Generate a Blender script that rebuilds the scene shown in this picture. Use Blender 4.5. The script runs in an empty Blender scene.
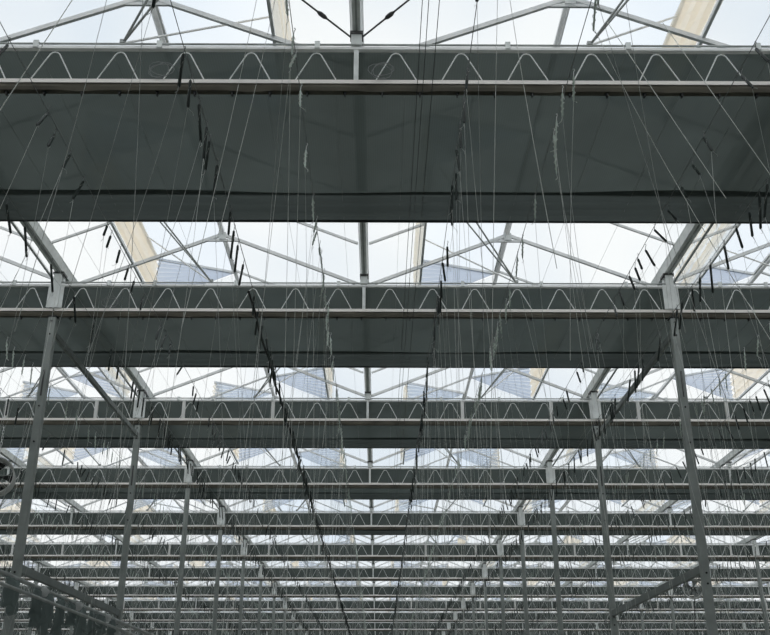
import bpy, math, random
from mathutils import Vector, Matrix
R = random.Random(7)
scene = bpy.context.scene
C = scene.collection

# ---------------------------------------------------------------- camera
CZ = 1.7                                   # eye height
cam_d = bpy.data.cameras.new('camera'); cam = bpy.data.objects.new('camera', cam_d); C.objects.link(cam)
cam.location = (0.200, 0, CZ)
cam.rotation_euler = (math.radians(90 + 23.07), 0, math.radians(-0.36))
cam_d.sensor_width = 36; cam_d.lens = 45.28; cam_d.clip_end = 500
scene.camera = cam

# ---------------------------------------------------------------- overcast sky
w = bpy.data.worlds.new('overcast_sky'); scene.world = w; w.use_nodes = True
nt = w.node_tree; nt.nodes.clear()
out = nt.nodes.new('ShaderNodeOutputWorld'); bg = nt.nodes.new('ShaderNodeBackground')
tc = nt.nodes.new('ShaderNodeTexCoord'); no = nt.nodes.new('ShaderNodeTexNoise'); ra = nt.nodes.new('ShaderNodeValToRGB')
no.inputs['Scale'].default_value = 2.6; no.inputs['Detail'].default_value = 3
ra.color_ramp.elements[0].position = .36; ra.color_ramp.elements[0].color = (.74, .81, .88, 1)
ra.color_ramp.elements[1].position = .56; ra.color_ramp.elements[1].color = (.97, .98, .975, 1)
nt.links.new(tc.outputs['Generated'], no.inputs['Vector']); nt.links.new(no.outputs['Fac'], ra.inputs['Fac'])
nt.links.new(ra.outputs['Color'], bg.inputs['Color']); nt.links.new(bg.outputs[0], out.inputs[0])
bg.inputs['Strength'].default_value = 1.0
vs = scene.view_settings
vs.view_transform = 'Standard'; vs.look = 'None'; vs.gamma = 1; vs.use_curve_mapping = False
vs.exposure = 0.10

# ---------------------------------------------------------------- materials
def mat(name, col, rough=.5, metal=0, noise=0, nscale=8, bump=0):
    m = bpy.data.materials.new(name); m.use_nodes = True
    t = m.node_tree; b = t.nodes['Principled BSDF']
    b.inputs['Base Color'].default_value = (*col, 1); b.inputs['Roughness'].default_value = rough
    b.inputs['Metallic'].default_value = metal
    if noise:
        tc = t.nodes.new('ShaderNodeTexCoord'); n = t.nodes.new('ShaderNodeTexNoise'); r = t.nodes.new('ShaderNodeValToRGB')
        n.inputs['Scale'].default_value = nscale; n.inputs['Detail'].default_value = 5
        r.color_ramp.elements[0].position = .3; r.color_ramp.elements[1].position = .7
        r.color_ramp.elements[0].color = (*[c * (1 - noise) for c in col], 1)
        r.color_ramp.elements[1].color = (*[min(1, c * (1 + noise)) for c in col], 1)
        t.links.new(tc.outputs['Object'], n.inputs['Vector']); t.links.new(n.outputs['Fac'], r.inputs['Fac'])
        t.links.new(r.outputs['Color'], b.inputs['Base Color'])
        if bump:
            bp = t.nodes.new('ShaderNodeBump'); bp.inputs['Strength'].default_value = bump
            t.links.new(n.outputs['Fac'], bp.inputs['Height']); t.links.new(bp.outputs[0], b.inputs['Normal'])
    return m

def sheet(name, transp, transl, diff, ribs=None, wrinkle=0):
    """thin cloth, film or glass: sum of see-through, light-through and reflected parts"""
    m = bpy.data.materials.new(name); m.use_nodes = True
    t = m.node_tree; t.nodes.clear()
    o = t.nodes.new('ShaderNodeOutputMaterial')
    a1 = t.nodes.new('ShaderNodeAddShader'); a2 = t.nodes.new('ShaderNodeAddShader')
    tp = t.nodes.new('ShaderNodeBsdfTransparent'); tl = t.nodes.new('ShaderNodeBsdfTranslucent'); df = t.nodes.new('ShaderNodeBsdfDiffuse')
    tp.inputs[0].default_value = (*transp, 1); tl.inputs[0].default_value = (*transl, 1); df.inputs[0].default_value = (*diff, 1)
    t.links.new(tp.outputs[0], a1.inputs[0]); t.links.new(tl.outputs[0], a1.inputs[1])
    t.links.new(a1.outputs[0], a2.inputs[0]); t.links.new(df.outputs[0], a2.inputs[1])
    t.links.new(a2.outputs[0], o.inputs[0])
    if ribs:
        tc = t.nodes.new('ShaderNodeTexCoord'); wv = t.nodes.new('ShaderNodeTexWave'); wv.bands_direction = 'X'
        wv.inputs['Scale'].default_value = ribs; wv.inputs['Distortion'].default_value = .6; wv.inputs['Detail'].default_value = 2
        n = t.nodes.new('ShaderNodeTexNoise'); n.inputs['Scale'].default_value = 1.3; n.inputs['Detail'].default_value = 4
        mx = t.nodes.new('ShaderNodeMath'); mx.operation = 'MULTIPLY_ADD'; mx.inputs[1].default_value = .35
        r = t.nodes.new('ShaderNodeValToRGB')
        r.color_ramp.elements[0].position = .35; r.color_ramp.elements[1].position = 1.0
        r.color_ramp.elements[0].color = (*[c * .78 for c in transl], 1); r.color_ramp.elements[1].color = (*[c * 1.25 for c in transl], 1)
        t.links.new(tc.outputs['Object'], wv.inputs['Vector']); t.links.new(tc.outputs['Object'], n.inputs['Vector'])
        t.links.new(wv.outputs['Fac'], mx.inputs[0]); t.links.new(n.outputs['Fac'], mx.inputs[2])
        t.links.new(mx.outputs[0], r.inputs['Fac']); t.links.new(r.outputs[0], tl.inputs[0])
    if wrinkle:
        tc = t.nodes.new('ShaderNodeTexCoord'); n = t.nodes.new('ShaderNodeTexNoise'); n.inputs['Scale'].default_value = 6
        bp = t.nodes.new('ShaderNodeBump'); bp.inputs['Strength'].default_value = wrinkle
        t.links.new(tc.outputs['Object'], n.inputs['Vector']); t.links.new(n.outputs['Fac'], bp.inputs['Height'])
        t.links.new(bp.outputs[0], df.inputs['Normal']); t.links.new(bp.outputs[0], tl.inputs['Normal'])
    return m

M = dict(
    beam=mat('shade_toned_beam_steel', (.24, .265, .255), .6, .1, .12, 5),  # shade of the beam undersides put into a darker steel colour
    galv=mat('galvanised_steel', (.42, .44, .43), .55, .25, .18, 6),
    column=mat('column_steel', (.36, .39, .375), .6, .1, .16, 5),
    plate=mat('pale_zinc_plate', (.82, .85, .84), .5, .05, .12, 8),
    chord=mat('pale_chord_steel', (.93, .89, .85), .45, .0, .07, 2),
    top=mat('zinc_chord', (.92, .93, .92), .45, .0, .1, 3),
    rod=mat('bright_rod', (.88, .90, .89), .45, .0),
    rail=mat('brown_rail', (.085, .078, .058), .8, 0, .35, 2.5),
    alu=mat('aluminium', (.86, .87, .87), .45, .0, .1, 5),
    wire=mat('dark_wire', (.05, .055, .055), .6, .2),
    steelwire=mat('steel_wire', (.20, .21, .21), .5, .3),
    black=mat('black_plastic', (.012, .014, .014), .6),
    hook=mat('dark_green_hook', (.022, .034, .030), .55),
    palehook=mat('pale_green_hook', (.68, .78, .70), .55),
    twine=mat('white_twine', (.80, .82, .78), .9),
    greytwine=mat('grey_twine', (.48, .50, .48), .9),
    white=mat('white_paint', (.74, .74, .72), .5, 0, .05, 6),
    darksteel=mat('dark_rod', (.09, .09, .09), .5, .3),
    floor=mat('white_ground_cover', (.30, .31, .28), .9, 0, .15, 1.5),
    wall=mat('wall_panel', (.20, .22, .21), .8, 0, .15, .6),
    glass=sheet('roof_glass', (.80, .815, .82), (.13, .13, .13), (.05, .05, .05)),
    ventglass=sheet('vent_glass', (.76, .80, .84), (.13, .13, .13), (.05, .05, .05)),
    screen=sheet('dark_screen_cloth', (.011, .012, .0115), (.037, .044, .041), (.06, .07, .066), ribs=14),
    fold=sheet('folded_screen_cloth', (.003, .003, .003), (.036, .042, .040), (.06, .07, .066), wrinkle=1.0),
    netA=sheet('beige_insect_net', (.34, .325, .30), (.50, .465, .41), (.25, .24, .22), wrinkle=.6),
    netB=sheet('white_insect_net', (.50, .505, .51), (.40, .405, .41), (.2, .2, .2)),
    netC=sheet('blue_shaded_net', (.24, .26, .29), (.30, .33, .38), (.15, .16, .18)),  # shaded pleats of the white net, their shade put into the colour
    film=sheet('dark_film', (.26, .275, .27), (.14, .15, .145), (.10, .12, .12), wrinkle=.8),
    palefilm=sheet('pale_film', (.05, .05, .05), (.3, .3, .3), (.45, .46, .46), wrinkle=.8),
)

# ---------------------------------------------------------------- mesh builder
class MB:
    def __init__(s): s.v = []; s.f = []; s.mi = []
    def face(s, f, mi=0): s.f.append(f); s.mi.append(mi)
    def box(s, x0, x1, y0, y1, z0, z1, mi=0):
        b = len(s.v)
        s.v += [(x, y, z) for z in (z0, z1) for y in (y0, y1) for x in (x0, x1)]
        for f in ((0, 2, 3, 1), (4, 5, 7, 6), (0, 1, 5, 4), (2, 6, 7, 3), (0, 4, 6, 2), (1, 3, 7, 5)):
            s.face(tuple(b + i for i in f), mi)
        return s
    def ring(s, c, u, v, r, n):
        b = len(s.v)
        for i in range(n):
            a = 2 * math.pi * (i + .5) / n
            s.v.append(tuple(c + u * (r * math.cos(a)) + v * (r * math.sin(a))))
        return b
    def path(s, pts, r, n=6, mi=0, cap=True, radii=None):
        pts = [Vector(p) for p in pts]; prev = None
        for i, p in enumerate(pts):
            d = (pts[min(i + 1, len(pts) - 1)] - pts[max(i - 1, 0)]).normalized()
            up = Vector((0, 0, 1)) if abs(d.z) < .9 else Vector((0, 1, 0))
            u = d.cross(up).normalized(); v = u.cross(d)
            b = s.ring(p, u, v, radii[i] if radii else r, n)
            if prev is not None:
                for k in range(n):
                    s.face((prev + k, prev + (k + 1) % n, b + (k + 1) % n, b + k), mi)
            elif cap: s.face(tuple(b + k for k in range(n)), mi)
            prev = b
        if cap: s.face(tuple(prev + n - 1 - k for k in range(n)), mi)
        return s
    def tube(s, a, b, r, n=8, mi=0): return s.path([a, b], r, n, mi)
    def bar(s, a, b, w, h, mi=0):
        a = Vector(a); b = Vector(b); d = (b - a).normalized()
        up = Vector((0, 0, 1)) if abs(d.z) < .95 else Vector((0, 1, 0))
        u = d.cross(up).normalized(); v = u.cross(d); k = len(s.v)
        for p in (a, b):
            for su, sv in ((-1, -1), (1, -1), (1, 1), (-1, 1)):
                s.v.append(tuple(p + u * (su * w / 2) + v * (sv * h / 2)))
        for f in ((0, 1, 2, 3), (7, 6, 5, 4), (0, 4, 5, 1), (1, 5, 6, 2), (2, 6, 7, 3), (3, 7, 4, 0)):
            s.face(tuple(k + i for i in f), mi)
        return s
    def extrude_profile(s, prof, y0, y1, mi=0):
        b = len(s.v); n = len(prof)
        s.v += [(x, y0, z) for x, z in prof] + [(x, y1, z) for x, z in prof]
        for i in range(n): s.face((b + i, b + (i + 1) % n, b + n + (i + 1) % n, b + n + i), mi)
        s.face(tuple(b + n - 1 - i for i in range(n)), mi); s.face(tuple(b + n + i for i in range(n)), mi)
        return s
    def grid(s, P, mi=0, mf=None):
        b = len(s.v); nu = len(P); nv = len(P[0])
        for row in P: s.v += [tuple(p) for p in row]
        for i in range(nu - 1):
            for j in range(nv - 1):
                s.face((b + i * nv + j, b + i * nv + j + 1, b + (i + 1) * nv + j + 1, b + (i + 1) * nv + j), mf(i, j) if mf else mi)
        return s
    def build(s, name, mats, parent=None, smooth=False):
        me = bpy.data.meshes.new(name); me.from_pydata(s.v, [], s.f)
        for m in (mats if isinstance(mats, (list, tuple)) else [mats]): me.materials.append(m)
        me.polygons.foreach_set('material_index', s.mi)
        if smooth: me.polygons.foreach_set('use_smooth', [True] * len(s.f))
        me.update()
        o = bpy.data.objects.new(name, me); C.objects.link(o)
        if parent: o.parent = parent
        return o

def tag(o, label=None, cat=None, group=None, kind=None):
    if label: o['label'] = label
    if cat: o['category'] = cat
    if group: o['group'] = group
    if kind: o['kind'] = kind
    return o
def thing(name, label, cat, loc=(0, 0, 0), group=None, rz=0):
    o = bpy.data.objects.new(name, None); C.objects.link(o); o.location = loc; o.rotation_euler = (0, 0, rz)
    o.empty_display_size = .1
    return tag(o, label, cat, group)
kids = {}
def copy_tree(o, loc, label=None, group=None):
    if o.name not in kids: kids[o.name] = [(c, list(c.children)) for c in o.children]
    r = o.copy(); C.objects.link(r); r.location = loc
    if label: r['label'] = label
    if group: r['group'] = group
    for ch, gs in kids[o.name]:
        c = ch.copy(); C.objects.link(c); c.parent = r
        for g in gs:
            d = g.copy(); C.objects.link(d); d.parent = c
    return r
ORD = ['zeroth', 'first', 'second', 'third', 'fourth', 'fifth', 'sixth', 'seventh', 'eighth', 'ninth', 'tenth', 'eleventh',
       'twelfth', 'thirteenth', 'fourteenth', 'fifteenth', 'sixteenth', 'seventeenth', 'eighteenth', 'nineteenth', 'twentieth']

# ---------------------------------------------------------------- layout
Y1, L, N = 6.65, 4.75, 14
def TY(n): return Y1 + (n - 1) * L
ZT, ZB, ZRAIL = CZ + 5.30, CZ + 4.943, CZ + 4.85      # top chord, bottom chord, underside of brown rail
ZG = CZ + 5.47                                         # gutter underside
ZE, ZR = CZ + 5.57, CZ + 6.38                          # eaves and ridge of the glass
SL = (ZR - ZE) / 2
def halfw(y, z=CZ + 5): return (385 / 968.5) * (.92 * y + .39 * (z - CZ))
XW = 32
U = 3.96                                               # column lines and gutters stand on multiples of this

# ---------------------------------------------------------------- setting: floor, walls, roof glass
tag(MB().box(-XW, XW, -22, 76, -.1, 0).build('floor', M['floor']), kind='structure')
tag(MB().box(-XW, XW, 76, 76.1, 0, ZE).build('wall_back', M['wall']), kind='structure')
tag(MB().box(-XW, XW, -22.1, -22, 0, ZE).build('wall_front', M['wall']), kind='structure')
tag(MB().box(-XW - .1, -XW, -22, 76, 0, ZE).build('wall_left', M['wall']), kind='structure')
tag(MB().box(XW, XW + .1, -22, 76, 0, ZE).build('wall_right', M['wall']), kind='structure')

BAR0 = Y1 + .55                                        # glazing bars every quarter bay
def vent_side(n): return 1 if n % 2 else -1            # +1: on the right-hand slope
VX, VH = 1.2, 1.9
roof = MB()
ridges = [U * (i + .5) for i in range(-8, 8)]
for rx in ridges:
    for sd in (-1, 1):
        ys = sorted(set([-22, 76] + [round(TY(n) + s * VH, 4) for n in range(-5, N + 1) if vent_side(n) == sd for s in (-1, 1) if -22 < TY(n) + s * VH < 76]))
        for a, b in zip(ys[:-1], ys[1:]):
            mid = (a + b) / 2
            vent = any(vent_side(n) == sd and abs(mid - TY(n)) < VH - .01 for n in range(-5, N + 1))
            u0, u1 = U / 2, (VX if vent else 0)
            roof.grid([[(rx + sd * u0, a, ZR - SL * u0), (rx + sd * u1, a, ZR - SL * u1)],
                       [(rx + sd * u0, b, ZR - SL * u0), (rx + sd * u1, b, ZR - SL * u1)]])
ceil = tag(roof.build('ceiling', M['glass']), kind='structure')
# slim glazing bars belonging to the glass roof, one mesh per ridge
for rx in ridges:
    if abs(rx) > 26.5: continue
    mb = MB()
    for k in range(-4, 4 * N + 3):
        y = BAR0 + k * L / 4
        if k % 4 == 0 and y > 0: continue               # the heavier rafters stand there
        for sd in (-1, 1):
            n = round((y - Y1) / L) + 1
            u1 = VX if (vent_side(n) == sd and abs(y - TY(n)) < VH) else .02
            mb.bar((rx + sd * 1.91, y, ZR - SL * 1.91 - .02), (rx + sd * u1, y, ZR - SL * u1 - .02), .022, .03)
    tag(mb.build('glazing_bars', M['alu'], ceil), kind='stuff')

# ridge beams
def side_words(x):
    return 'left' if x < 0 else 'right'
def ridge_words(rx):
    i = int(abs(rx) / U + .6)
    return ORD[i] + ' ridge ' + side_words(rx) + ' of the middle'
for rx in ridges:
    if abs(rx) > 24: continue
    mb = MB(); mb.extrude_profile([(rx - .026, ZR - .03), (rx, ZR - .06), (rx + .026, ZR - .03), (rx + .02, ZR + .03), (rx - .02, ZR + .03)], 0, 75)
    t = mb.build('ridge_beam', M['alu'])
    tag(t, 'long aluminium ridge beam of the glass roof, the ' + ridge_words(rx), 'ridge beam', 'ridge beams of the glass roof')

# gutters: wide ones over the column lines, a slim one midway
def gutter_words(gx):
    if gx == 0: return 'middle of the picture'
    i = round(abs(gx) / U)
    return ORD[i] + ' gutter to the ' + side_words(gx) + ' of the middle'
for gi in range(-7, 8):
    gx = gi * U; wide = gi % 2 != 0
    wv = .052 if wide else .034
    t = thing('roof_gutter', ('wide' if wide else 'slim') + ' galvanised roof gutter running into the distance, ' + gutter_words(gx),
              'gutter', (gx, 0, ZG), 'gutters under the glass roof')
    g = MB().extrude_profile([(-wv, 0), (wv, 0), (wv + .02, .09), (wv + .02, .10), (wv - .012, .012), (-wv + .012, .012), (-wv - .02, .10), (-wv - .02, .09)], 0, 75)
    g.build('trough', M['plate'], t)
    for s in (-1, 1):
        MB().box(s * (wv + .012) - .012, s * (wv + .012) + .012, 0, 75, .10, .118).build('lip', M['plate'], t)
    MB().box(-.008, .008, 0, 75, -.012, 0).build('drip_rib', M['column'], t)
    if wide:
        MB().tube((.17 if gx > 0 else -.17, 0, .03), (.17 if gx > 0 else -.17, 75, .03), .016, 8).build('condensate_pipe', M['galv'], t)

# rafters (the heavier pair with a collar, one per bay and ridge)
def make_rafter():
    t = thing('rafter_pair', 'x', 'rafter')
    for s in (-1, 1):
        MB().bar((s * 1.92, 0, -SL * 1.92 - .035), (s * .01, 0, -.045), .034, .045).build('rafter_bar', M['alu'], t)
    MB().bar((-.24, 0, -.135), (.24, 0, -.135), .025, .03).build('collar', M['alu'], t)
    MB().box(-.05, .05, -.035, -.027, -.13, -.02).build('ridge_plate', M['plate'], t)
    return t
raf = None
for n in range(1, N + 1):
    y = TY(n) + .55
    for rx in ridges:
        if abs(rx) - 2 > halfw(y) + 1.5: continue
        lab = f'rafter pair behind the {ORD[n]} truss row, {ridge_words(rx)}'
        if raf is None: raf = make_rafter(); raf.location = (rx, y, ZR); raf['label'] = lab; raf['group'] = 'rafter pairs of the glass roof'
        else: copy_tree(raf, (rx, y, ZR), lab, 'rafter pairs of the glass roof')

# roof vents with pleated insect netting
def make_vent(sd):
    t = thing('roof_vent', 'x', 'roof vent')
    X, zl, zu = VX, -SL * VX, .25
    fr = MB()
    for y in (-VH, 0, VH): fr.bar((sd * .03, y, .02), (sd * (X + .02), y, zu), .035, .035)
    fr.bar((sd * (X + .02), -VH, zu), (sd * (X + .02), VH, zu), .04, .04)
    fr.bar((sd * .03, -VH, .02), (sd * .03, VH, .02), .03, .03)
    s = fr.build('sash', M['alu'], t)
    a = Vector((sd * .03, 0, .035)); b = Vector((sd * (X + .02), 0, zu + .015))
    g = MB().grid([[(a.x, -VH, a.z), (a.x, VH, a.z)], [(b.x, -VH, b.z), (b.x, VH, b.z)]])
    g.build('pane', M['ventglass'], s)
    MB().bar((sd * X, -VH, zl - .01), (sd * X, VH, zl - .01), .03, .035).build('opening_rail', M['alu'], t)
    P = []
    for i in range(13):
        f = i / 12; off = .07 * (1 if i % 2 else -.3)
        z = zl + .02 + (zu - zl - .04) * f
        P.append([(sd * (X + off), -VH + 2 * VH * j / 24, z + .012 * math.sin(j * 1.7 + i)) for j in range(25)])
    MB().grid(P, mf=lambda i, j: 0 if i % 4 else 1).build('front_net', [M['netA'], M['netB']], t)
    for yy in (-VH, VH):
        P = []
        for i in range(19):
            f = i / 18; e = .035 if i % 2 else -.035
            z = zl + (zu - zl) * f
            P.append([(sd * .05, yy, 0), (sd * X * .5, yy + e * .6, z * .5), (sd * X, yy + e, z)])
        MB().grid(P, mf=lambda i, j: 1 if i % 2 else 0).build('side_net', [M['netB'], M['netC']], t)
    for y in (-1.25, -.7, 1.1):
        MB().tube((0, 0, ZT + .05 - ZR), (sd * X, y, zu - .03), .011, 6).build('push_rod', M['alu'] if y > 0 else M['galv'], t)
    MB().box(-.022, .022, -.02, .02, ZT + .046 - ZR, ZT + .08 - ZR).build('rod_joint', M['galv'], t)
    return t
protoV = {}
for n in range(1, N + 1):
    sd = vent_side(n)
    for rx in ridges:
        if abs(rx) - 2 > halfw(TY(n)) + 1.5: continue
        lab = f'open netted roof vent over the {ORD[n]} truss row, {ridge_words(rx)}'
        if sd not in protoV:
            protoV[sd] = make_vent(sd); protoV[sd].location = (rx, TY(n), ZR); protoV[sd]['label'] = lab; protoV[sd]['group'] = 'open roof vents'
        else: copy_tree(protoV[sd], (rx, TY(n), ZR), lab, 'open roof vents')

# ---------------------------------------------------------------- lattice trusses, one per span between column lines
def truss_meshes(posts):
    t = thing('lattice_truss', 'x', 'truss')
    zt, zb, zr = 0, ZB - ZT, ZRAIL - ZT
    MB().box(-3.955, 3.955, -.022, .022, zt - .018, zt + .009).build('top_chord', M['top'], t)
    MB().tube((-3.95, -.012, zt + .034), (3.95, -.012, zt + .034), .010, 8).build('upper_tube', M['galv'], t)
    b = MB().box(-3.95, 3.95, -.03, .03, zb - .02, zb + .02)
    b.box(-3.95, 3.95, -.038, -.03, zb - .022, zb - .014)
    b.build('bottom_chord', M['chord'], t)
    P = []
    for j in range(81):
        x = -3.95 + 7.9 * j / 80; wob = .006 * math.sin(x * 5.1) + .004 * math.sin(x * 13)
        P.append([(x, yy + (wob if k in (1, 2) else 0), zz - (abs(wob) if k == 2 else 0)) for k, (yy, zz) in enumerate(
            ((-.028, zb - .0225), (-.034, zb - .06), (-.03, zr + .004), (.03, zr + .004), (.03, zb - .0225), (-.028, zb - .0225)))])
    MB().grid(P).build('lower_rail', M['rail'], t)
    wb = MB()
    cx = [.335 + .55 * i for i in range(7)]
    p = []
    for c in sorted([-c for c in cx] + cx):
        p.append((c - .175, 0, zb + .026)); ta = zt - .045 - .042
        for ang in (150, 120, 90, 60, 30): p.append((c + .045 * math.cos(math.radians(ang)), 0, ta + .042 * math.sin(math.radians(ang))))
        p.append((c + .175, 0, zb + .026))
    wb.path(p, .0062, 6)
    wb.build('web_rods', M['rod'], t, smooth=True)
    MB().box(-.02, .02, -.018, .018, zb + .02, zt - .02).build('centre_post', M['plate'], t)
    MB().box(-.045, .045, -.045, .045, zt + .018, ZG - ZT - .018).build('gutter_support', M['plate'], t)
    MB().box(-.055, .055, -.055, .055, ZG - ZT - .05, ZG - ZT - .02).build('support_collar', M['darksteel'], t)
    for c in (-3.3, -2.7, -1.66, -.33, 1.28, 2.3, 3.4):
        MB().box(c - .022, c + .022, -.034, -.022, zt - .012, zt + .056).box(c - .022, c + .022, -.034, .015, zt + .048, zt + .056).build('tube_bracket', M['plate'], t)
    if posts:
        for c in (-3.2, -1.65, 1.65, 3.2):
            MB().box(c - .028, c + .028, -.02, .02, zb + .02, zt - .02).build('white_post', M['white'], t)
    return t
def span_words(k):
    if k == 0: return 'between the two main column lines'
    return (ORD[abs(k)] + ' span ' + side_words(k) + ' of the middle one')
protoT = {}
for n in range(1, N + 1):
    posts = n in (3, 6, 9, 12)
    for k in range(-3, 4):
        if abs(2 * U * k) - U > halfw(TY(n)) + 1.5: continue
        lab = f'pale lattice truss of the {ORD[n]} row, {span_words(k)}'
        loc = (2 * U * k, TY(n), ZT)
        if posts not in protoT:
            protoT[posts] = truss_meshes(posts); protoT[posts].location = loc; protoT[posts]['label'] = lab; protoT[posts]['group'] = 'lattice trusses'
        else: copy_tree(protoT[posts], loc, lab, 'lattice trusses')

# black clips under the brown rail of the two nearest rows
def make_clip():
    t = MB().box(-.006, .006, -.02, .012, -.035, 0).box(-.014, .014, -.02, .012, -.008, 0).build('rail_clip', M['black'])
    return tag(t, 'x', 'clip')
clip = None
for n in (1, 2):
    y = TY(n); W = 3.5 if n == 1 else 5.3; i = 0
    x = -W
    while x < W:
        side = 'left of the middle gutter' if x < 0 else 'right of the middle gutter'
        idx = int(abs(x) / .31) + 1
        lab = f'black clip under the {ORD[n]} truss row, {ORD[min(idx, 20)]} one {side}'
        if abs(abs(x) - U) > .15:
            if clip is None: clip = make_clip(); clip.location = (x, y, ZRAIL); clip['label'] = lab; clip['group'] = 'black clips under the truss rails'
            else:
                c = clip.copy(); C.objects.link(c); c.location = (x, y, ZRAIL); c['label'] = lab
        x += .31

# ---------------------------------------------------------------- columns
def make_column(bolts):
    t = thing('steel_column', 'x', 'column')
    h = ZRAIL - .012
    s = MB().box(-.047, .047, -.05, .05, .02, h).build('shaft', M['column'], t)
    md = s.modifiers.new('edge', 'BEVEL'); md.width = .008; md.segments = 2
    MB().box(-.14, .14, -.14, .14, 0, .02).build('base_plate', M['galv'], t)
    MB().box(-.06, .06, -.06, .06, h, ZRAIL).build('cap_plate', M['black'], t)
    MB().box(-.05, .05, .031, .10, ZRAIL, ZG - .005).build('head_post', M['plate'], t)
    for sx in (-1, 1):
        MB().box(sx * .055 if sx > 0 else -.10, .10 if sx > 0 else -.055, -.05, -.04, ZB + .022, ZT - .022).build('side_plate', M['plate'], t)
    MB().box(-.05, .05, -.056, -.046, ZB + .022, ZG - .004).build('front_plate', M['plate'], t)
    MB().box(-.07, .07, -.058, .10, ZG - .03, ZG - .003).build('head_collar', M['darksteel'], t)
    if bolts:
        for z in (h - .06, h - .24, 5.35, 4.9, 3.36, 3.24):
            MB().tube((.0, -.060, z), (.0, -.05, z), .012, 8).build('bolt', M['black'], t)
        MB().box(-.010, .010, -.053, -.05, 5.48, 5.82).build('slot_cover', M['darksteel'], t)
    return t
protoC = {}
for n in range(1, N + 1):
    for ci in (-5, -3, -1, 1, 3, 5):
        cx = ci * U
        if abs(cx) > halfw(TY(n)) + 2: continue
        b = n <= 3 and abs(ci) == 1
        i = (abs(ci) + 1) // 2
        lab = f'grey steel column, {ORD[i]} line {side_words(cx)} of the middle, {ORD[n]} truss row'
        if b not in protoC:
            protoC[b] = make_column(b); protoC[b].location = (cx, TY(n), 0); protoC[b]['label'] = lab; protoC[b]['group'] = 'steel columns'
        else: copy_tree(protoC[b], (cx, TY(n), 0), lab, 'steel columns')

# ---------------------------------------------------------------- dark shade screens
def make_screen(W, seed):
    rr = random.Random(seed)
    t = thing('shade_screen', 'x', 'shade screen')
    nx = int(W / 4) * 8; z0 = -.012
    P = []
    for i in range(13):
        y = .024 + 2.38 * i / 12
        P.append([(-W + 2 * W * j / nx, y, z0 - .012 * math.sin(math.pi * i / 12) * (1 + .4 * math.sin(j * 1.1 + i))) for j in range(nx + 1)])
    MB().grid(P).build('cloth', M['screen'], t, smooth=True)
    P = []; ph = [rr.uniform(0, 6) for _ in range(6)]
    nx2 = nx * 2; ny = 28
    for i in range(ny + 1):
        f = i / ny; y0 = 2.33 + .62 * f
        row = []
        for j in range(nx2 + 1):
            x = -W + 2 * W * j / nx2; y = y0 + (1 - f) ** 2 * (.03 * math.sin(x * .9 + ph[3]) + .02 * math.sin(x * 2.3 + ph[4]))
            amp = .05 * math.sin(math.pi * min(1, f * 1.02)) + .004
            z = z0 + .004 - amp * (.55 + .45 * math.sin(f * 26 + 1.3 * math.sin(x * .45 + ph[0]) + .8 * math.sin(x * 1.1 + ph[1]))) \
                - .012 * math.sin(x * .8 + ph[2]) * math.sin(f * 9) * min(1, f * 5)
            row.append((x, y, z - .02 * f))
        P.append(row)
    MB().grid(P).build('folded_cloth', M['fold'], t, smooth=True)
    MB().box(-W, W, 2.94, 2.96, z0 - .035, z0 - .01).build('leading_bar', M['wire'], t)
    mb = MB()
    for k in range(int(2 * W / .62)):
        x = -W + .3 + k * .62
        mb.tube((x, .03, z0 - .022), (x, L - .03, z0 - .022), .0015, 4)
    tag(mb.build('support_wires', M['steelwire'], t), kind='stuff')
    return t
for n in range(-4, N + 1):
    W = XW - .5
    if n <= 0:                                           # rows behind and above the camera
        s = MB().box(-W, W, .05, 3.05, -.04, -.03).build('shade_screen', M['screen'])
        s.location = (0, TY(n), ZT)
        tag(s, f'dark shade screen overhead, {ORD[1 - n]} one on the near side of the first truss row', 'shade screen', 'dark shade screens')
    else:
        s = make_screen(W, n); s.location = (0, TY(n), ZT)
        tag(s, f'flat dark shade screen behind the {ORD[n]} truss row, folds along its far edge', 'shade screen', 'dark shade screens')

# ---------------------------------------------------------------- beams between the second and third columns
for sx, wname in ((-1, 'left'), (1, 'right')):
    a, b = TY(2), TY(3)
    z = CZ + 4.66
    t = thing('tie_beam', f'square steel beam high between the second and third columns of the {wname} line', 'beam', (sx * U, a, z), 'beams between the columns')
    MB().box(-.025, .025, .058, L - .058, -.035, .035).build('beam_tube', M['beam'], t)
    for y in (.055, L - .055): MB().box(-.04, .04, y - .005, y + .005, -.06, .06).build('end_plate', M['galv'], t)
    z = CZ + 1.72
    y0 = .075 if sx > 0 else .075
    t = thing('tie_beam', f'square steel beam low between the second and third columns of the {wname} line', 'beam', (sx * U, a, z), 'beams between the columns')
    MB().box(-.028, .028, .058, L - .058, -.045, .045).build('beam_tube', M['beam'], t)
    for y in (.055, L - .055): MB().box(-.04, .04, y - .005, y + .005, -.07, .07).build('end_plate', M['galv'], t)
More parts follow.
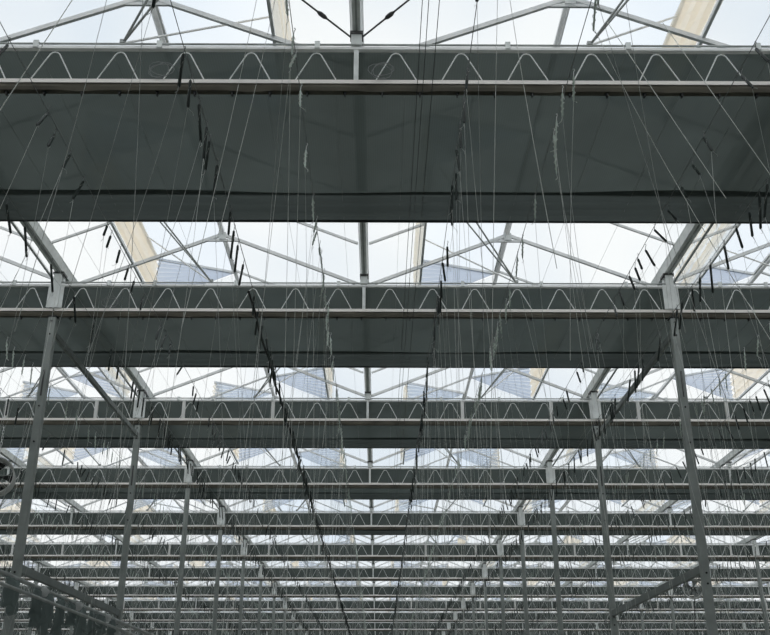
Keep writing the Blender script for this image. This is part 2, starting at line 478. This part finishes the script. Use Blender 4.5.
# pipes and hanging film beside the left columns
for i, (x, z, r, wd) in enumerate(((-3.86, CZ + 1.56, .026, 'thicker upper'), (-3.72, CZ + 1.40, .02, 'thinner lower'))):
    t = thing('heating_pipe', f'{wd} grey pipe running along the left columns below the beam', 'pipe', (x, 4, z))
    MB().tube((0, 0, 0), (0, 26, 0), r, 10).build('pipe_run', M['galv'], t, smooth=True)
    for y in (TY(2) - 4, TY(3) - 4, TY(4) - 4, TY(5) - 4):
        MB().box(-(.09 if i == 0 else .20), 0, y - .012, y + .012, -.012, .012).build('pipe_arm', M['galv'], t)
def film(name, x, y, z, ln, wdt, material, lab, cat, seed):
    rr = random.Random(seed); P = []
    for i in range(13):
        f = i / 12; row = []
        for j in range(17):
            g = j / 16
            yy = (g - .5) * wdt * (1 - .35 * f + .12 * math.sin(5 * f + seed))
            xx = .05 * math.sin(g * 17 + seed + f * 3) * (.3 + f) + (.02 if i else 0)
            row.append((xx, yy, -f * ln * .72 * (1 + .22 * math.sin(g * 7 + seed))))
        P.append(row)
    o = MB().grid(P).build(name, material, None, smooth=True); o.location = (x, y, z)
    md = o.modifiers.new('thick', 'SOLIDIFY'); md.thickness = .004
    return tag(o, lab, cat)
zf = CZ + 1.535
mb = MB()
for i in range(90):
    y = R.uniform(8.6, 16.8); ln = R.uniform(.12, .6); x = -3.86 + R.uniform(-.03, .03)
    mb.path([(x, y, CZ + 1.53), (x + R.gauss(0, .03), y + R.gauss(0, .06), CZ + 1.53 - ln * .5), (x + R.gauss(0, .05), y + R.gauss(0, .12), CZ + 1.53 - ln)], .003, 4)
tag(mb.build('twine_tangle', M['greytwine']), 'tangle of loose twine ends hanging from the pipe along the left columns', 'twine', None, 'stuff')
places = [(9.3, .5, .45), (10.0, .62, .3), (10.9, .45, .4), (11.75, .5, .22), (12.15, .62, .42), (12.65, .55, .3), (13.15, .34, .25), (13.6, .50, .38), (14.1, .38, .2), (14.6, .33, .34), (15.2, .28, .25)]
for i, (y, ln, wd) in enumerate(places):
    film('hanging_film', -3.825, y, zf - .003, ln, wd, M['film'], f'ragged dark film strip hanging from the pipe at the left columns, {ORD[i + 1]} from the camera', 'plastic film', i + 1)
for i, (y, wd) in enumerate(((11.95, 'nearest the front left column'), (13.38, 'midway between two left columns'), (14.88, 'close to the farther left column'))):
    mb = MB(); rr = random.Random(30 + i); P = []
    for a in range(9):
        th = math.pi * a / 8
        P.append([(.05 * math.sin(th) * math.cos(p) * rr.uniform(.7, 1.3), .075 * math.sin(th) * math.sin(p) * rr.uniform(.7, 1.3), -.085 - .06 * -math.cos(th)) for p in [2 * math.pi * q / 10 for q in range(10)]])
        P[-1].append(P[-1][0])
    o = mb.grid(P).build('film_bundle', M['palefilm'], None, smooth=True); o.location = (-3.79, y, CZ + 1.60)
    tag(o, 'small pale crumpled film bundle tied under the pipe, ' + wd, 'film bundle')

# ---------------------------------------------------------------- fans
def fan(loc, rz, r, ztop, lab, bm):
    t = thing('circulation_fan', lab, 'fan', loc, None, rz)
    n = 28; d = .19; hs = MB(); P = []
    for (yy, rr_) in ((-d, r * 1.03), (-d, r), (-d * .6, r * .93), (d, r * .93), (d, r), (-d * .8, r), (-d, r * 1.03)):
        P.append([(rr_ * math.cos(2 * math.pi * k / n), yy, rr_ * math.sin(2 * math.pi * k / n)) for k in range(n + 1)])
    hs.grid(P).build('housing', M['white'], t, smooth=True)
    MB().path([(0, -.09, 0), (0, -.07, 0), (0, .09, 0)], .07, 12, radii=[.05, .075, .075]).build('motor', M['black'], t, smooth=True)
    for k in range(5):
        a = 2 * math.pi * k / 5; P = []
        for i in range(5):
            rad = .05 + (r * .88 - .05) * i / 4; wd = .16 + .22 * i / 4
            P.append([(rad * math.cos(a + s * wd), .03 * s, rad * math.sin(a + s * wd)) for s in (-1, -.3, .4, 1)])
        o = MB().grid(P).build('blade', M[bm], t, smooth=True); md = o.modifiers.new('t', 'SOLIDIFY'); md.thickness = .006
    g = MB()
    for rr_ in (.25, .5, .75):
        c = [(r * rr_ * math.cos(2 * math.pi * k / 20), -d * .9, r * rr_ * math.sin(2 * math.pi * k / 20)) for k in range(21)]
        g.path(c, .0025, 4)
    for k in range(4):
        a = math.pi * k / 4; g.tube((r * .97 * math.cos(a), -d * .9, r * .97 * math.sin(a)), (-r * .97 * math.cos(a), -d * .9, -r * .97 * math.sin(a)), .004, 4)
    g.build('guard', M['galv'], t)
    h = ztop - loc[2] - r
    ch = MB(); k = int(h / .05)
    for i in range(k):
        z = r + (i + .5) * h / k; q = .014
        if i % 2: ch.path([(-q, 0, z - .03), (q, 0, z - .03), (q, 0, z + .03), (-q, 0, z + .03), (-q, 0, z - .03)], .004, 4)
        else: ch.path([(0, -q, z - .03), (0, q, z - .03), (0, q, z + .03), (0, -q, z + .03), (0, -q, z - .03)], .004, 4)
    ch.build('chain', M['rod'], t)
    return t
fan((-6.27, TY(3), CZ + 3.93), math.radians(14), .30, ZRAIL, 'white round fan on a chain beside the near left column, left edge', 'black')
f2 = fan((9.8, TY(6), CZ + 3.96), math.radians(-20), .29, ZRAIL, 'small grey round fan hanging beside the near right column', 'galv')
MB().path([(0, .1, -.26), (-.05, .1, -.8), (-.15, .1, -1.6), (-.12, .1, -2.6)], .012, 6).build('power_cable', M['black'], f2)

# ---------------------------------------------------------------- wind braces at the near truss
for sx in (-1, 1):
    t = thing('wind_brace', f'thin dark brace rod with turnbuckle going up {side_words(sx)} from the near middle gutter support', 'brace rod', (0, TY(1), ZG - .06))
    a = Vector((sx * .05, -.02, 0)); b = Vector((sx * 3.95, -L + .05, .0))
    MB().tube(a, b, .008, 6).build('rod', M['darksteel'], t)
    d = (b - a).normalized()
    MB().path([a + d * .30, a + d * .33, a + d * .38, a + d * .41], .02, 8, radii=[.009, .02, .02, .009]).build('turnbuckle', M['darksteel'], t)

# ---------------------------------------------------------------- crop wires, cables, twine hooks
HW = 4.42 + CZ
def row_words(i, x):
    return f'{ORD[i]} wire {side_words(x)} of middle'
base = {-3.15: ('dark', .35), -2.38: ('dark', -.75), -1.18: ('dark', .35), -.40: ('pale', -.45), .84: ('dark', -.3), 1.59: ('pale', .4), 2.82: ('dark', -.7), 3.58: ('dark', .1)}
rows = []
for sgn in (-1, 1):
    xs = sorted([x for x in base if x * sgn > 0], key=abs)
    k = 1
    while abs(xs[-1]) < 20:
        xs.append((5.13 if sgn < 0 else 5.57) * sgn if False else xs[-2] + sgn * 1.98 * (1 if k < 5 else 1.6)); k += 1
    for i, x in enumerate(xs):
        kd, ln = base.get(x, (('dark', 'pale')[i % 3 == 1], (.3, -.5, 0, -.3)[i % 4]))
        rows.append((x, kd, row_words(i + 1, x), ln))
for x, kd, wd, ln in rows:
    o = MB().tube((x, -2, HW), (x, 74, HW), .003, 5).build('crop_wire', M['steelwire'])
    tag(o, 'thin steel crop wire for hanging twine, ' + wd, 'wire', 'crop wires')
# black cable tied along the second row from the second truss on
P = [(-1.225 + .012 * math.sin(i * 1.9), 9.6 + i * .5, HW - .03 - .02 * abs(math.sin(i * 1.3))) for i in range(112)]
tag(MB().path(P, .014, 6).build('black_cable', M['black'], None, True), 'thick black cable running into the distance left of the middle gutter', 'cable')
for i, (x, wd) in enumerate(((.50, 'leftmost'), (.545, 'middle'), (.62, 'rightmost'))):
    tag(MB().tube((x, -2, CZ + 4.80 - .012 * i), (x + .02, 74, CZ + 4.80 - .012 * i), .003, 5).build('pull_cord', M['wire']),
        f'thin dark pull cord just right of the middle gutter, {wd} of three', 'cord', 'dark pull cords')

def rnd(a, b): return R.uniform(a, b)
def stick_mesh(kind, rr, n=6, lean=0):
    """one hook: a slim bobbin with notched ends; returns (mesh builder, end point)"""
    ln = rr.uniform(.22, .31); tx, ty = rr.gauss(0, .10), rr.gauss(lean, .16)
    d = Vector((tx, ty, -1)).normalized(); a = Vector((0, 0, -.05)); b = a + d * ln
    if kind == 'pale': ln *= .8; b = a + d * ln
    r = .0125 if kind == 'dark' else .0075
    mb = MB().path([a, a + d * .012, a + d * (ln * .5), b - d * .012, b], r, n, radii=[r * .6, r, r * .92, r, r * .6])
    return mb, a, b, d
def make_hook(kind, seed, lean):
    rr = random.Random(seed)
    t = thing('twine_hook', 'x', 'twine hook')
    mb, a, b, d = stick_mesh(kind, rr, 6, lean)
    mb.build('bobbin', M['hook'] if kind == 'dark' else M['palehook'], t, True)
    MB().path([(0, 0, .010), (.008, 0, .014), (.012, 0, .002), (.004, 0, -.012), tuple(a), tuple(a + d * .05 + Vector((.014, 0, 0)))], .003, 5).build('wire_loop', M['steelwire'] if kind == 'dark' else M['rod'], t)
    # loose twine end wrapped on the bobbin
    P = []
    turns = 1 if kind == 'dark' else 3
    for i in range(turns * 6):
        f = i / (turns * 6); ang = i * math.pi / 3
        u = Vector((1, 0, 0)); v = d.cross(u).normalized()
        rad = .0115 if kind == 'dark' else .009 + .005 * rr.random()
        P.append(a + d * (.03 + f * ((b - a).length - .05)) + u * rad * math.cos(ang) + v * rad * math.sin(ang))
    tail = b + Vector((rr.uniform(-.05, .05), rr.uniform(-.03, .03), -rr.uniform(.02, .07)))
    P += [b, b + (tail - b) * .6 + Vector((.012, 0, 0)), tail]
    MB().path(P, .0018 if kind == 'dark' else .0024, 4).build('wound_twine', M['greytwine'] if kind == 'dark' else M['twine'], t)
    # the plant string
    ln = rr.uniform(2.0, 4.2); dx = rr.gauss(0, .16); dy = -abs(rr.gauss(.6, .6)); S = []
    p0 = b - d * .02
    for i in range(8):
        f = i / 7; S.append(p0 + Vector((dx * f, dy * f + .05 * math.sin(math.pi * f), -ln * f)))
    MB().path(S, .0015, 4, cap=False).build('string', M['twine'] if rr.random() < .6 else M['greytwine'], t)
    return t
specs = []
for ri, (x, kd, wd, ln) in enumerate(rows):
    y = 3.4 + R.random()
    while y < 62:
        if abs(x) < halfw(y, HW) + .3 and not (abs(x + 6.27) < .5 and abs(y - TY(3)) < .6): specs.append((y, x + R.gauss(0, .012), kd, wd, ri, ln))
        y += R.choice((.2, .3, .36, .42, .8)) * (1 if y < 30 else .8)
specs.sort(key=lambda s: s[0] ** 2 + s[1] ** 2)
near, far = specs[:296], specs[296:]
variants = {}
count = {}
gname = {'dark': 'dark twine hooks on the crop wires', 'pale': 'pale twine hooks on the crop wires'}
for y, x, kd, wd, ri, ln in sorted(near):
    n = max(0, int((y - Y1) / L) + 1) if y >= Y1 else 0
    key = (ri, n); count[key] = count.get(key, 0) + 1
    q = ORD[count[key]] + ' '
    where = f'{q}past the {ORD[n]} truss row' if n else f'{q}one before the first truss row'
    lab = f'{kd} twine hook, {where}, {wd}'
    V = variants.setdefault((kd, ln), []); loc = (x, y, HW)
    if len(V) < 8:
        h = make_hook(kd, 100 + len(V) + int(ln * 100) + (57 if kd == 'pale' else 0), ln); h.location = loc; h['label'] = lab; h['group'] = gname[kd]; V.append(h)
    else: copy_tree(R.choice(V), loc, lab, gname[kd])
# the crowd of far hooks beyond, one object
mb = MB()
def addp(dst, src, off, mi):
    b = len(dst.v); dst.v += [(p[0] + off[0], p[1] + off[1], p[2] + off[2]) for p in src.v]
    for f in src.f: dst.face(tuple(b + i for i in f), mi)
for y, x, kd, wd, ri, lean in far:
    m1, a, b, d = stick_mesh(kd, R, 4, lean); addp(mb, m1, (x, y, HW), 0 if kd == 'dark' else 1)
    ln = R.uniform(.8, 3.2); dx = R.gauss(0, .2); dy = -abs(R.gauss(.4, .5))
    s = MB().path([b, b + Vector((dx, dy, -ln))], .0024, 3, cap=False); addp(mb, s, (x, y, HW), 2)
tag(mb.build('twine_hook', [M['hook'], M['palehook'], M['greytwine']]), 'countless far twine hooks and strings on the crop wires in the distance', 'twine hook', 'far twine hooks', 'stuff')

# ---------------------------------------------------------------- odd strings and wire coils
sl = [((-2.12, 6.1, 7.35), (-3.05, 6.3, 5.35), 'long pale string slanting down left across the near screen', .004),
      ((2.05, 6.3, 7.0), (2.75, 6.2, 5.3), 'pale string slanting down right across the near truss', .003),
      ((2.50, 6.3, 7.0), (3.20, 6.2, 5.3), 'pale string slanting right near the right end of the near truss', .003)]
for a, b, lab, r in sl:
    tag(MB().tube(a, b, r, 5).build('loose_string', M['twine']), lab, 'string')
for i, (x, n, wd) in enumerate(((.21, 1, 'near truss, right of centre'), (-1.62, 1, 'near truss, left of centre'), (-3.25, 2, 'second truss, near the left column'))):
    P = []
    for k in range(40):
        a = k * .45; rr_ = .075 + .02 * math.sin(k * .7 + i)
        P.append((rr_ * math.cos(a) * 1.2, -.034 - .004 * math.sin(k), .022 + .08 + rr_ * math.sin(a) * .9))
    o = MB().path(P, .0025, 4).build('wire_coil', M['steelwire']); o.location = (x, TY(n) - .015, ZB)
    tag(o, f'small loose wire coil on the bottom chord, {wd}', 'wire coil')
